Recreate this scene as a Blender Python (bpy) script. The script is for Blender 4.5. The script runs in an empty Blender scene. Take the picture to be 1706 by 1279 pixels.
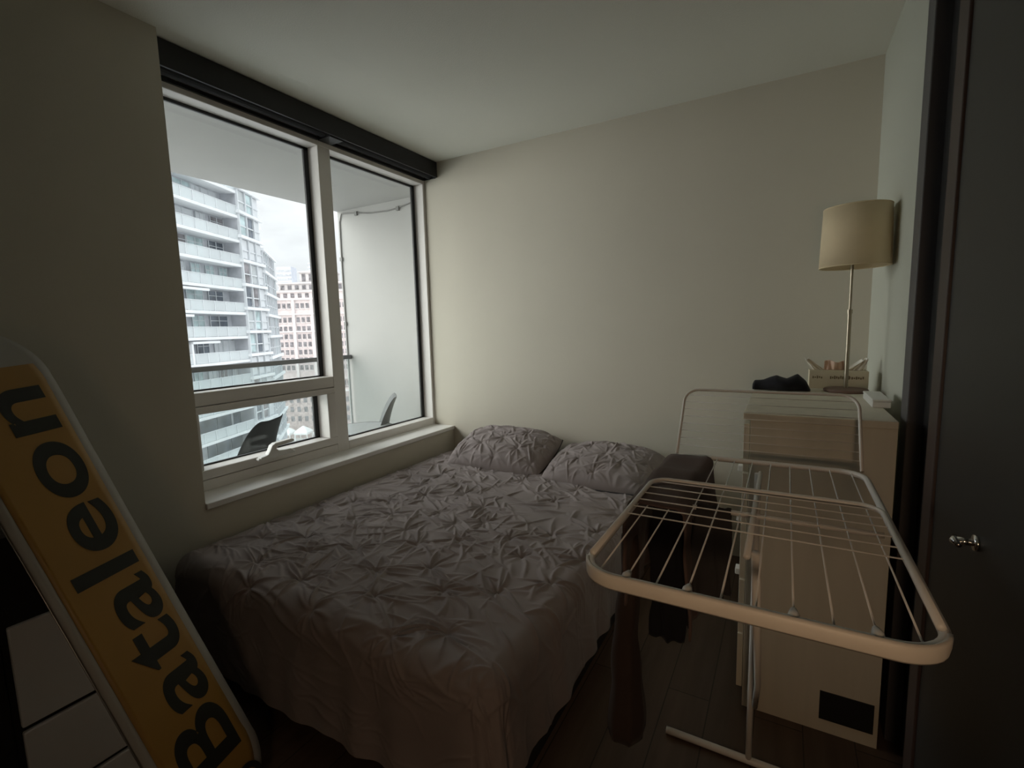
import bpy, bmesh, math, random
import numpy as np
from mathutils import Vector, Matrix

C = bpy.context.scene.collection
scene = bpy.context.scene
random.seed(7)
rng = np.random.RandomState(11)
R = math.radians
PI = math.pi

# ------------------------------------------------------------------ camera
CAM = Vector((2.147, -2.875, 1.321))
YAW, PIT, ROL = R(29.58), R(-6.706), R(-1.504)
fw = Vector((-math.sin(YAW) * math.cos(PIT), math.cos(YAW) * math.cos(PIT), math.sin(PIT)))
rt0 = Vector((math.cos(YAW), math.sin(YAW), 0))
up0 = rt0.cross(fw)
rt = rt0 * math.cos(ROL) + up0 * math.sin(ROL)
up = up0 * math.cos(ROL) - rt0 * math.sin(ROL)
cam_data = bpy.data.cameras.new('camera')
cam = bpy.data.objects.new('camera', cam_data)
C.objects.link(cam)
cam.matrix_world = Matrix(((rt.x, up.x, -fw.x, CAM.x), (rt.y, up.y, -fw.y, CAM.y),
                           (rt.z, up.z, -fw.z, CAM.z), (0, 0, 0, 1)))
cam_data.sensor_fit = 'HORIZONTAL'
cam_data.sensor_width = 36.0
cam_data.lens = 36.0 * 803.3 / 1706.0
cam_data.clip_start = 0.02
cam_data.clip_end = 1000
scene.camera = cam

# ------------------------------------------------------------------ colour management
scene.view_settings.view_transform = 'Standard'
scene.view_settings.look = 'None'
scene.view_settings.gamma = 1.0
scene.view_settings.use_curve_mapping = False
scene.view_settings.exposure = 0.0
scene.cycles.max_bounces = 10
scene.cycles.diffuse_bounces = 6
scene.cycles.transparent_max_bounces = 16
scene.cycles.use_denoising = True
scene.cycles.sample_clamp_indirect = 6

# ------------------------------------------------------------------ sky: overcast, brighter overhead
world = bpy.data.worlds.new('overcast_sky')
scene.world = world
world.use_nodes = True
nt = world.node_tree
nt.nodes.clear()
out = nt.nodes.new('ShaderNodeOutputWorld')
bg = nt.nodes.new('ShaderNodeBackground')
tc = nt.nodes.new('ShaderNodeTexCoord')
sep = nt.nodes.new('ShaderNodeSeparateXYZ')
nt.links.new(tc.outputs['Generated'], sep.inputs[0])
ramp = nt.nodes.new('ShaderNodeValToRGB')
cr = ramp.color_ramp
cr.elements[0].position = 0.0
cr.elements[0].color = (0.60, 0.62, 0.64, 1)
cr.elements[1].position = 1.0
cr.elements[1].color = (2.6, 2.7, 2.8, 1)
e = cr.elements.new(0.35)
e.color = (1.0, 1.02, 1.05, 1)
nt.links.new(sep.outputs['Z'], ramp.inputs[0])
mp = nt.nodes.new('ShaderNodeMapping')
mp.inputs['Scale'].default_value = (1, 1, 2.6)
nt.links.new(tc.outputs['Generated'], mp.inputs[0])
noi = nt.nodes.new('ShaderNodeTexNoise')
noi.inputs['Scale'].default_value = 5.0
noi.inputs['Detail'].default_value = 6.0
nt.links.new(mp.outputs[0], noi.inputs[0])
mr = nt.nodes.new('ShaderNodeMapRange')
mr.inputs['From Min'].default_value = 0.35
mr.inputs['From Max'].default_value = 0.65
mr.inputs['To Min'].default_value = 0.86
mr.inputs['To Max'].default_value = 1.08
nt.links.new(noi.outputs['Fac'], mr.inputs[0])
mx = nt.nodes.new('ShaderNodeMix')
mx.data_type = 'RGBA'
mx.blend_type = 'MULTIPLY'
mx.inputs[0].default_value = 1.0
nt.links.new(ramp.outputs[0], mx.inputs[6])
nt.links.new(mr.outputs[0], mx.inputs[7])
nt.links.new(mx.outputs[2], bg.inputs[0])
bg.inputs[1].default_value = 1.38
nt.links.new(bg.outputs[0], out.inputs[0])

# hazy daylight from behind the clouds, coming in over the balcony
sun_data = bpy.data.lights.new('hazy_sun', 'SUN')
sun_data.energy = 6.2
sun_data.angle = R(75)
sun_data.color = (1.0, 0.985, 0.93)
sun = bpy.data.objects.new('hazy_sun', sun_data)
C.objects.link(sun)
sun.rotation_euler = Vector((0.72, 0.52, -0.22)).to_track_quat('-Z', 'Y').to_euler()

# warm lamp in the hallway behind the photographer
hall_data = bpy.data.lights.new('hall_lamp', 'AREA')
hall_data.energy = 1.75
hall_data.spread = R(140)
hall_data.shape = 'DISK'
hall_data.size = 0.22
hall_data.color = (1.0, 0.66, 0.40)
hall = bpy.data.objects.new('hall_lamp', hall_data)
C.objects.link(hall)
hall.location = (2.3, -3.35, 1.15)
hall.rotation_euler = Vector((-0.08, 0.9, -0.25)).to_track_quat('-Z', 'Y').to_euler()


# ------------------------------------------------------------------ materials
def mat(name, col, rough=0.6, metal=0.0, noise=None, bump=None, spec=None, sheen=None):
    """noise=(scale, amount) colour variation; bump=(scale, strength, distance)"""
    m = bpy.data.materials.new(name)
    m.use_nodes = True
    n, l = m.node_tree.nodes, m.node_tree.links
    b = n['Principled BSDF']
    b.inputs['Base Color'].default_value = (*col, 1)
    b.inputs['Roughness'].default_value = rough
    b.inputs['Metallic'].default_value = metal
    if spec is not None:
        b.inputs['Specular IOR Level'].default_value = spec
    if sheen:
        b.inputs['Sheen Weight'].default_value = sheen
    t = n.new('ShaderNodeTexCoord')
    if noise:
        x = n.new('ShaderNodeTexNoise')
        x.inputs['Scale'].default_value = noise[0]
        x.inputs['Detail'].default_value = 4
        l.new(t.outputs['Object'], x.inputs['Vector'])
        r = n.new('ShaderNodeMapRange')
        r.inputs['From Min'].default_value = 0.3
        r.inputs['From Max'].default_value = 0.7
        r.inputs['To Min'].default_value = 1 - noise[1]
        r.inputs['To Max'].default_value = 1 + noise[1]
        l.new(x.outputs['Fac'], r.inputs[0])
        k = n.new('ShaderNodeMix')
        k.data_type = 'RGBA'
        k.blend_type = 'MULTIPLY'
        k.inputs[0].default_value = 1
        k.inputs[6].default_value = (*col, 1)
        l.new(r.outputs[0], k.inputs[7])
        l.new(k.outputs[2], b.inputs['Base Color'])
    if bump:
        x = n.new('ShaderNodeTexNoise')
        x.inputs['Scale'].default_value = bump[0]
        x.inputs['Detail'].default_value = 3
        l.new(t.outputs['Object'], x.inputs['Vector'])
        bp = n.new('ShaderNodeBump')
        bp.inputs['Strength'].default_value = bump[1]
        bp.inputs['Distance'].default_value = bump[2]
        l.new(x.outputs['Fac'], bp.inputs['Height'])
        l.new(bp.outputs[0], b.inputs['Normal'])
    return m


def glass_mat(name, tint, gloss=0.06, opacity=0.0, ocol=(0.8, 0.85, 0.85)):
    """thin pane: clear with a fresnel reflection, optionally a milky film"""
    m = bpy.data.materials.new(name)
    m.use_nodes = True
    n, l = m.node_tree.nodes, m.node_tree.links
    n.clear()
    o = n.new('ShaderNodeOutputMaterial')
    tr = n.new('ShaderNodeBsdfTransparent')
    tr.inputs[0].default_value = (*tint, 1)
    gl = n.new('ShaderNodeBsdfGlossy')
    gl.inputs['Roughness'].default_value = 0.02
    lw = n.new('ShaderNodeLayerWeight')            # view-angle term, the same from either side of the pane
    lw.inputs['Blend'].default_value = 0.5
    pw = n.new('ShaderNodeMath')
    pw.operation = 'POWER'
    pw.inputs[1].default_value = 4.0
    l.new(lw.outputs['Facing'], pw.inputs[0])
    mm = n.new('ShaderNodeMath')
    mm.operation = 'MULTIPLY_ADD'
    mm.inputs[1].default_value = 0.7
    mm.inputs[2].default_value = gloss * 0.35
    l.new(pw.outputs[0], mm.inputs[0])
    a = n.new('ShaderNodeMixShader')
    l.new(mm.outputs[0], a.inputs[0])
    base = tr
    if opacity > 0:
        df = n.new('ShaderNodeBsdfDiffuse')
        df.inputs[0].default_value = (*ocol, 1)
        q = n.new('ShaderNodeMixShader')
        q.inputs[0].default_value = opacity
        l.new(tr.outputs[0], q.inputs[1])
        l.new(df.outputs[0], q.inputs[2])
        base = q
    l.new(base.outputs[0], a.inputs[1])
    l.new(gl.outputs[0], a.inputs[2])
    l.new(a.outputs[0], o.inputs[0])
    return m


def wood_mat(name, c1, c2, scale, rough, axis=1):
    m = bpy.data.materials.new(name)
    m.use_nodes = True
    n, l = m.node_tree.nodes, m.node_tree.links
    b = n['Principled BSDF']
    b.inputs['Roughness'].default_value = rough
    t = n.new('ShaderNodeTexCoord')
    mpn = n.new('ShaderNodeMapping')
    s = [scale, scale, scale]
    s[axis] = scale * 0.08
    mpn.inputs['Scale'].default_value = s
    l.new(t.outputs['Object'], mpn.inputs[0])
    x = n.new('ShaderNodeTexNoise')
    x.inputs['Scale'].default_value = 1.0
    x.inputs['Detail'].default_value = 6
    l.new(mpn.outputs[0], x.inputs['Vector'])
    r = n.new('ShaderNodeValToRGB')
    r.color_ramp.elements[0].position = 0.3
    r.color_ramp.elements[0].color = (*c1, 1)
    r.color_ramp.elements[1].position = 0.7
    r.color_ramp.elements[1].color = (*c2, 1)
    l.new(x.outputs['Fac'], r.inputs[0])
    l.new(r.outputs[0], b.inputs['Base Color'])
    return m


def plank_floor(name):
    m = wood_mat(name, (0.085, 0.052, 0.034), (0.13, 0.082, 0.055), 26, 0.55)
    n, l = m.node_tree.nodes, m.node_tree.links
    b = n['Principled BSDF']
    br = n.new('ShaderNodeTexBrick')
    br.inputs['Scale'].default_value = 1.0
    br.inputs['Brick Width'].default_value = 1.2
    br.inputs['Row Height'].default_value = 0.14
    br.inputs['Mortar Size'].default_value = 0.002
    br.inputs['Color1'].default_value = (1, 1, 1, 1)
    br.inputs['Color2'].default_value = (0.78, 0.78, 0.78, 1)
    br.inputs['Mortar'].default_value = (0.25, 0.25, 0.25, 1)
    t = n['Texture Coordinate']
    mpn = n.new('ShaderNodeMapping')
    mpn.inputs['Rotation'].default_value = (0, 0, PI / 2)
    l.new(t.outputs['Object'], mpn.inputs[0])
    l.new(mpn.outputs[0], br.inputs['Vector'])
    k = n.new('ShaderNodeMix')
    k.data_type = 'RGBA'
    k.blend_type = 'MULTIPLY'
    k.inputs[0].default_value = 1
    src = b.inputs['Base Color'].links[0].from_socket
    l.new(src, k.inputs[6])
    l.new(br.outputs['Color'], k.inputs[7])
    l.new(k.outputs[2], b.inputs['Base Color'])
    return m


def fabric_mat(name, col, weave=900, noise=(5, 0.12), rough=0.85):
    m = mat(name, col, rough, noise=noise, bump=(weave, 0.25, 0.001), spec=0.25, sheen=0.05)
    return m


M = dict(
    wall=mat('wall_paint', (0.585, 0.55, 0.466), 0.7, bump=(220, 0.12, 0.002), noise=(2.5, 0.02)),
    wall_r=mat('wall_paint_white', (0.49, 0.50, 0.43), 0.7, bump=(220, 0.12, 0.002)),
    ceil=mat('ceiling_paint', (0.78, 0.78, 0.71), 0.85, bump=(160, 0.3, 0.003)),
    floor=plank_floor('brown_plank_floor'),
    frame=mat('window_frame_paint', (0.74, 0.715, 0.69), 0.4, noise=(3, 0.02)),
    sill=mat('sill_paint', (0.78, 0.77, 0.75), 0.35, noise=(3, 0.02)),
    gasket=mat('black_rubber', (0.012, 0.012, 0.013), 0.5, noise=(20, 0.1)),
    pane=glass_mat('window_pane', (0.96, 0.975, 0.97)),
    blind=mat('black_blind', (0.008, 0.008, 0.009), 0.55, noise=(8, 0.1)),
    blindfab=fabric_mat('black_blind_fabric', (0.010, 0.010, 0.011)),
    stucco=mat('balcony_paint', (0.36, 0.36, 0.35), 0.8, noise=(1.2, 0.05), bump=(120, 0.1, 0.003)),
    concrete=mat('balcony_concrete', (0.55, 0.55, 0.53), 0.85, noise=(3, 0.12)),
    rail=mat('railing_metal', (0.12, 0.12, 0.125), 0.35, 0.6, noise=(5, 0.05)),
    railglass=glass_mat('railing_glass', (0.86, 0.90, 0.90), 0.06, 0.10, (0.85, 0.87, 0.87)),
    shell_d=mat('dark_plastic', (0.012, 0.014, 0.015), 0.6, noise=(6, 0.06), spec=0.2),
    shell_g=mat('grey_plastic', (0.09, 0.092, 0.092), 0.45, noise=(6, 0.06)),
    chairleg=mat('pale_wood_leg', (0.42, 0.30, 0.18), 0.5, noise=(12, 0.15)),
    tableglass=mat('frosted_table_top', (0.34, 0.36, 0.36), 0.25, noise=(6, 0.03)),
    dark_metal=mat('dark_metal', (0.05, 0.05, 0.055), 0.4, 0.7, noise=(9, 0.05)),
    cable=mat('grey_cable', (0.16, 0.16, 0.155), 0.6, noise=(9, 0.05)),
    bedframe=mat('black_bed_frame', (0.012, 0.011, 0.011), 0.6, noise=(9, 0.1)),
    mattress=fabric_mat('mattress_fabric', (0.16, 0.14, 0.13)),
    duvet=fabric_mat('grey_pintuck_cotton', (0.29, 0.25, 0.246), 700, (3, 0.10)),
    rack=mat('white_rack_enamel', (0.84, 0.82, 0.78), 0.38, noise=(8, 0.04)),
    rackstrip=mat('rack_edge_strip', (0.80, 0.75, 0.67), 0.45, noise=(8, 0.05)),
    plastic_w=mat('white_plastic', (0.72, 0.72, 0.70), 0.4, noise=(9, 0.03)),
    dresser=wood_mat('pale_dresser_veneer', (0.65, 0.61, 0.50), (0.73, 0.68, 0.56), 18, 0.55, 2),
    shade=fabric_mat('cream_lampshade', (0.72, 0.60, 0.40), 600, (9, 0.05)),
    brass=mat('brushed_brass', (0.34, 0.30, 0.23), 0.35, 0.9, noise=(20, 0.06)),
    lampbase=mat('lamp_base', (0.16, 0.10, 0.08), 0.5, noise=(9, 0.08)),
    bulb=mat('frosted_bulb', (0.8, 0.78, 0.72), 0.4, noise=(9, 0.02)),
    card=mat('beige_card', (0.56, 0.50, 0.36), 0.6, noise=(8, 0.05)),
    print_=mat('brown_print', (0.17, 0.13, 0.075), 0.6, noise=(30, 0.1)),
    tissue=mat('white_tissue', (0.80, 0.77, 0.70), 0.9, noise=(20, 0.04)),
    tissue_p=mat('pinkish_tissue', (0.66, 0.48, 0.38), 0.9, noise=(20, 0.05)),
    black_fab=fabric_mat('black_cloth', (0.012, 0.012, 0.016)),
    brown_fab=fabric_mat('brown_cloth', (0.13, 0.090, 0.080)),
    dkbrown_fab=fabric_mat('dark_brown_cloth', (0.055, 0.037, 0.032)),
    grey_fab=fabric_mat('charcoal_cloth', (0.045, 0.042, 0.043)),
    board_w=mat('board_white_base', (0.42, 0.41, 0.38), 0.45, noise=(5, 0.05)),
    board_y=mat('board_yellow_base', (0.40, 0.23, 0.055), 0.4, noise=(4, 0.06)),
    board_k=mat('board_dark_ink', (0.022, 0.026, 0.022), 0.5, noise=(9, 0.05)),
    steel=mat('steel_edge', (0.45, 0.45, 0.45), 0.3, 1.0, noise=(30, 0.05)),
    blackcab=mat('black_cabinet', (0.010, 0.010, 0.010), 0.55, noise=(8, 0.1)),
    whitedraw=mat('white_drawer_front', (0.74, 0.77, 0.80), 0.5, noise=(6, 0.03)),
    door=mat('dark_grey_door', (0.026, 0.026, 0.025), 0.5, noise=(4, 0.06)),
    doorgap=mat('dark_door_channel', (0.012, 0.011, 0.011), 0.6, noise=(4, 0.06)),
    dooredge=mat('brown_door_edge', (0.055, 0.036, 0.032), 0.5, noise=(6, 0.12)),
    casing=mat('purple_grey_casing', (0.085, 0.082, 0.088), 0.5, noise=(6, 0.06)),
    chrome=mat('chrome', (0.75, 0.75, 0.75), 0.12, 1.0, noise=(9, 0.02)),
    # city
    slab=mat('pale_slab_concrete', (0.78, 0.79, 0.80), 0.8, noise=(0.5, 0.06)),
    tower_wall=mat('tower_recess_wall', (0.50, 0.51, 0.54), 0.8, noise=(0.6, 0.25)),
    tower_glass=mat('tower_window_glass', (0.13, 0.15, 0.18), 0.15, noise=(0.8, 0.5)),
    tower_frame=mat('tower_window_frame', (0.66, 0.68, 0.70), 0.5, noise=(1, 0.06)),
    bal_glass=glass_mat('balcony_glass', (0.93, 0.96, 0.96), 0.05, 0.48, (0.87, 0.90, 0.91)),
    teal=mat('teal_spandrel', (0.48, 0.59, 0.60), 0.35, noise=(0.9, 0.3)),
    brick=mat('pinkish_brick', (0.66, 0.57, 0.56), 0.9, noise=(0.7, 0.12)),
    brick_trim=mat('pale_trim', (0.74, 0.69, 0.68), 0.85, noise=(0.7, 0.06)),
    brown_brick=mat('brownish_brick', (0.50, 0.42, 0.40), 0.9, noise=(1.2, 0.25)),
    win_dark=mat('dark_window', (0.24, 0.225, 0.235), 0.3, noise=(1.0, 0.5)),
    far=mat('hazy_tower', (0.60, 0.62, 0.68), 0.9, noise=(0.3, 0.05)),  # distance haze painted into the wall colour, no haze in the air
    street=mat('street_asphalt', (0.50, 0.50, 0.50), 0.9, noise=(0.2, 0.15)),
    car=mat('white_car_paint', (0.85, 0.85, 0.85), 0.3, noise=(2, 0.02)),
    red=mat('red_cloth', (0.45, 0.13, 0.13), 0.9, noise=(2, 0.1)),
)
lit = bpy.data.materials.new('lit_window')
lit.use_nodes = True
lit.node_tree.nodes['Principled BSDF'].inputs['Emission Color'].default_value = (1.0, 0.86, 0.42, 1)
lit.node_tree.nodes['Principled BSDF'].inputs['Emission Strength'].default_value = 1.0
M['lit'] = lit


# ------------------------------------------------------------------ helpers
def bm_new():
    return bmesh.new()


def box(bm, lo, hi):
    vs = [bm.verts.new((x, y, z)) for x in (lo[0], hi[0]) for y in (lo[1], hi[1]) for z in (lo[2], hi[2])]
    for f in ((0, 1, 3, 2), (4, 6, 7, 5), (0, 4, 5, 1), (2, 3, 7, 6), (0, 2, 6, 4), (1, 5, 7, 3)):
        bm.faces.new([vs[i] for i in f])


def obox(bm, o, ux, uy, uz):
    """oriented box: corner o, edge vectors ux, uy, uz"""
    o, ux, uy, uz = Vector(o), Vector(ux), Vector(uy), Vector(uz)
    vs = [bm.verts.new(o + ux * i + uy * j + uz * k) for i in (0, 1) for j in (0, 1) for k in (0, 1)]
    for f in ((0, 1, 3, 2), (4, 6, 7, 5), (0, 4, 5, 1), (2, 3, 7, 6), (0, 2, 6, 4), (1, 5, 7, 3)):
        bm.faces.new([vs[i] for i in f])


def tube(bm, pts, r, seg=8, closed=False, cap=True):
    pts = [Vector(p) for p in pts]
    n = len(pts)
    rr = r if isinstance(r, (list, tuple)) else [r] * n
    rings = []
    prev = None
    for i, p in enumerate(pts):
        if closed:
            d = (pts[(i + 1) % n] - pts[i - 1])
        else:
            d = pts[min(i + 1, n - 1)] - pts[max(i - 1, 0)]
        d.normalize()
        if prev is None:
            a = Vector((0, 0, 1)) if abs(d.z) < 0.9 else Vector((1, 0, 0))
            u = d.cross(a).normalized()
        else:
            u = (prev - d * prev.dot(d)).normalized()
        prev = u
        v = d.cross(u)
        rings.append([bm.verts.new(p + (u * math.cos(2 * PI * k / seg) + v * math.sin(2 * PI * k / seg)) * rr[i])
                      for k in range(seg)])
    m = n if closed else n - 1
    for i in range(m):
        a, b = rings[i], rings[(i + 1) % n]
        for k in range(seg):
            bm.faces.new((a[k], a[(k + 1) % seg], b[(k + 1) % seg], b[k]))
    if cap and not closed:
        bm.faces.new(rings[0][::-1])
        bm.faces.new(rings[-1])


def lathe(bm, prof, cx, cy, seg=32, cap=False):
    rings = [[bm.verts.new((cx + r * math.cos(2 * PI * k / seg), cy + r * math.sin(2 * PI * k / seg), z))
              for k in range(seg)] for r, z in prof]
    for a, b in zip(rings, rings[1:]):
        for k in range(seg):
            bm.faces.new((a[k], a[(k + 1) % seg], b[(k + 1) % seg], b[k]))
    if cap:
        bm.faces.new(rings[0][::-1])
        bm.faces.new(rings[-1])


def prism(bm, poly, d):
    """poly: list of 3D points, extruded by vector d"""
    d = Vector(d)
    a = [bm.verts.new(Vector(p)) for p in poly]
    b = [bm.verts.new(Vector(p) + d) for p in poly]
    n = len(poly)
    bm.faces.new(a[::-1])
    bm.faces.new(b)
    for i in range(n):
        bm.faces.new((a[i], a[(i + 1) % n], b[(i + 1) % n], b[i]))


def grid(bm, P):
    """P: array (n, m, 3)"""
    n, m = P.shape[:2]
    vs = [[bm.verts.new(P[i, j]) for j in range(m)] for i in range(n)]
    for i in range(n - 1):
        for j in range(m - 1):
            bm.faces.new((vs[i][j], vs[i + 1][j], vs[i + 1][j + 1], vs[i][j + 1]))


def grid_obj(name, P, m, parent=None):
    """large smooth height-field mesh from an (n, m, 3) array"""
    n, k = P.shape[:2]
    idx = np.arange(n * k).reshape(n, k)
    f = np.stack([idx[:-1, :-1], idx[1:, :-1], idx[1:, 1:], idx[:-1, 1:]], -1).reshape(-1, 4)
    me = bpy.data.meshes.new(name)
    me.vertices.add(n * k)
    me.vertices.foreach_set('co', P.reshape(-1).astype(np.float32))
    me.loops.add(f.size)
    me.loops.foreach_set('vertex_index', f.reshape(-1).astype(np.int32))
    me.polygons.add(len(f))
    me.polygons.foreach_set('loop_start', np.arange(0, f.size, 4).astype(np.int32))
    me.polygons.foreach_set('use_smooth', np.ones(len(f), bool))
    me.update()
    me.validate()
    me.materials.append(m)
    o = bpy.data.objects.new(name, me)
    C.objects.link(o)
    o.parent = parent
    return o


def obj(name, bm, m, parent=None, smooth=False, bevel=0.0, solid=0.0, sub=0, recalc=True):
    if recalc:
        bmesh.ops.recalc_face_normals(bm, faces=bm.faces[:])
    me = bpy.data.meshes.new(name)
    bm.to_mesh(me)
    bm.free()
    me.materials.append(m)
    o = bpy.data.objects.new(name, me)
    C.objects.link(o)
    if parent is not None:
        o.parent = parent
    if smooth:
        for p in me.polygons:
            p.use_smooth = True
    if solid:
        s = o.modifiers.new('solid', 'SOLIDIFY')
        s.thickness = solid
        s.offset = 0
    if bevel:
        b = o.modifiers.new('bevel', 'BEVEL')
        b.width = bevel
        b.segments = 2
        b.limit_method = 'ANGLE'
    if sub:
        s = o.modifiers.new('sub', 'SUBSURF')
        s.levels = sub
        s.render_levels = sub
    return o


def tag(o, label, cat, group=None, kind=None):
    o['label'] = label
    o['category'] = cat
    if group:
        o['group'] = group
    if kind:
        o['kind'] = kind
    return o


def thing(name, loc, label, cat, group=None):
    """Empty at the thing's base; its parts are modelled in world coordinates"""
    o = bpy.data.objects.new(name, None)
    C.objects.link(o)
    o.empty_display_size = 0.1
    o.location = loc
    return tag(o, label, cat, group)


def part(name, bm, m, parent, **k):
    """bm in world coordinates -> child of an Empty at parent.location (or of a part of it)"""
    root = parent
    while root.parent is not None:
        root = root.parent
    if root.type == 'EMPTY':
        bmesh.ops.translate(bm, verts=bm.verts[:], vec=-root.location)
    return obj(name, bm, m, parent, **k)


def struct(name, bm, m, **k):
    o = obj(name, bm, m, **k)
    o['kind'] = 'structure'
    return o


def boxes(*bs):
    bm = bm_new()
    for lo, hi in bs:
        box(bm, lo, hi)
    return bm


def dup(o, parent=None):
    c = o.copy()
    C.objects.link(c)
    c.parent = parent
    for ch in list(o.children):
        dup(ch, c)
    return c


# ------------------------------------------------------------------ room shell
H = 2.50
W = 2.497
YB = -4.6           # far end of the room and hallway behind the photographer
struct('floor', boxes(((-0.3, YB, -0.1), (3.4, 0.39, 0.0))), M['floor'])
struct('ceiling', boxes(((-0.3, YB, H), (3.4, 0.39, H + 0.12))), M['ceil'])
struct('wall_back', boxes(((-0.30, 0.0, 0.0), (3.4, 0.39, H))), M['wall'])
struct('wall_left', boxes(((-0.30, YB, 0.0), (0.0, -1.79, H)),
                          ((-0.30, -1.79, 0.0), (0.0, 0.0, 0.575)),
                          ((-0.30, -1.79, 2.425), (-0.172, 0.0, H))), M['wall'])
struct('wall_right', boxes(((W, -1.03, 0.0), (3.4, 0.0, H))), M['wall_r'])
struct('wall_rear', boxes(((0.0, YB - 0.1, 0.0), (3.4, YB, H))), M['wall'])
struct('wall_hall', boxes(((2.75, YB, 0.0), (3.4, -2.9, H)), ((3.3, -2.9, 0.0), (3.4, -1.03, H))), M['wall'])

# window sill
struct('trim_1', boxes(((-0.30, -1.79, 0.575), (0.012, -0.001, 0.602))), M['sill'], bevel=0.004)

# dark sliding-door opening on the right
struct('trim_2', boxes(((2.462, -1.115, 0.0), (2.60, -1.03, H))), M['casing'], bevel=0.003)
struct('trim_3', boxes(((2.50, -1.40, 0.0), (2.60, -1.115, H))), M['doorgap'])
d3 = bpy.data.objects.new('door_1', None)
C.objects.link(d3)
d3['kind'] = 'structure'
obj('door_edge', boxes(((2.452, -1.475, 0.01), (2.50, -1.40, H - 0.02))), M['dooredge'], d3, bevel=0.003)
obj('door_panel', boxes(((2.458, -2.90, 0.01), (2.50, -1.475, H - 0.02))), M['door'], d3, bevel=0.002)
bm = bm_new()
tube(bm, [(2.459, -1.76, 0.918), (2.452, -1.76, 0.918)], 0.014, 20)
tube(bm, [(2.452, -1.76, 0.918), (2.430, -1.76, 0.918)], [0.006, 0.007], 14)
tube(bm, [(2.430, -1.775, 0.914), (2.426, -1.76, 0.918), (2.430, -1.745, 0.920)], [0.004, 0.007, 0.004], 10)
obj('door_latch', bm, M['chrome'], d3, smooth=True)

# ------------------------------------------------------------------ window
win = bpy.data.objects.new('window_1', None)
C.objects.link(win)
win['kind'] = 'structure'
XI, XO = -0.172, -0.275
fr = obj('window_frame', boxes(
    ((XO, -1.79, 2.362), (XI, 0, 2.425)),          # head
    ((XO, -1.79, 0.602), (XI, -1.735, 2.362)),     # left jamb
    ((XO, -0.022, 0.602), (XI, 0, 2.362)),         # right jamb
    ((XO, -0.927, 0.602), (XI, -0.842, 2.362)),    # mullion
    ((XO, -1.735, 0.998), (XI, -0.927, 1.060)),    # transom
    ((XO, -1.735, 0.602), (XI, -0.927, 0.652)),    # bottom, left bay
    ((XO, -0.842, 0.602), (XI, -0.022, 0.654)),    # bottom, right bay
), M['frame'], win, bevel=0.003)
sash = obj('window_sash', boxes(
    ((-0.262, -1.735, 0.962), (-0.164, -0.930, 0.995)),
    ((-0.262, -1.735, 0.656), (-0.164, -0.930, 0.700)),
    ((-0.262, -0.985, 0.700), (-0.164, -0.930, 0.962)),
    ((-0.262, -1.735, 0.700), (-0.164, -1.695, 0.962)),
), M['frame'], win, bevel=0.004)


def rim(y0, y1, z0, z1, t=0.014, tr=0.030, x0=-0.266, x1=-0.254):
    return boxes(((x0, y0, z0), (x1, y1, z0 + t * 0.5)), ((x0, y0, z1 - t), (x1, y1, z1)),
                 ((x0, y0, z0), (x1, y0 + t, z1)), ((x0, y1 - tr, z0), (x1, y1, z1)))


for (y0, y1, z0, z1) in ((-1.735, -0.927, 1.060, 2.362), (-0.842, -0.022, 0.654, 2.362), (-1.695, -0.985, 0.700, 0.962)):
    obj('window_gasket', rim(y0, y1, z0, z1), M['gasket'], win)
    obj('window_pane', boxes(((-0.262, y0 + 0.002, z0 + 0.002), (-0.258, y1 - 0.002, z1 - 0.002))), M['pane'], win)
# folding crank handle on the sash
bm = bm_new()
prism(bm, [(-0.162, y, z) for y, z in ((-1.44, 0.690), (-1.44, 0.700), (-1.40, 0.706), (-1.385, 0.728), (-1.375, 0.748),
                                       (-1.355, 0.758), (-1.26, 0.762), (-1.245, 0.755), (-1.25, 0.745), (-1.27, 0.742),
                                       (-1.345, 0.738), (-1.352, 0.728), (-1.338, 0.716), (-1.30, 0.712), (-1.27, 0.712), (-1.25, 0.696), (-1.25, 0.690))], (0.032, 0, 0))
obj('window_crank', bm, M['plastic_w'], sash, bevel=0.003)
bm = boxes(((-0.164, -1.45, 0.683), (-0.135, -1.24, 0.696)))
obj('window_crank_base', bm, M['plastic_w'], sash, bevel=0.004)

# roller blind boxed against the ceiling
bl = thing('roller_blind', (-0.1, -0.9, 2.39), 'black roller blind cassette along the ceiling above the window', 'blind')
part('blind_fascia', boxes(((-0.062, -1.788, 2.392), (-0.050, -0.004, 2.496))), M['blind'], bl, bevel=0.002)
part('blind_bracket', boxes(((-0.168, -0.925, 2.385), (-0.064, -0.835, 2.496))), M['blind'], bl, bevel=0.002)
part('blind_end_cap', boxes(((-0.168, -0.012, 2.388), (-0.063, -0.004, 2.496))), M['blind'], bl, bevel=0.002)
for y0, y1 in ((-1.786, -0.928), (-0.832, -0.014)):
    bm = bm_new()
    tube(bm, [(-0.118, y0, 2.440), (-0.118, y1, 2.440)], 0.048, 24)
    part('blind_roll', bm, M['blindfab'], bl, smooth=False)
    part('blind_hem_bar', boxes(((-0.172, y0, 2.386), (-0.160, y1, 2.405))), M['blind'], bl, bevel=0.002)

# ------------------------------------------------------------------ balcony outside
XE = -1.53
struct('trim_4', boxes(((XE, -5.5, 2.43), (-0.30, 0.55, 2.65))), M['stucco'])      # slab above
struct('floor_balcony', boxes(((XE, -5.5, -0.30), (-0.30, 0.55, -0.02))), M['concrete'])
struct('wall_balcony', boxes(((XE, 0.39, -0.02), (-0.30, 0.55, 2.43))), M['stucco'])

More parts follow.
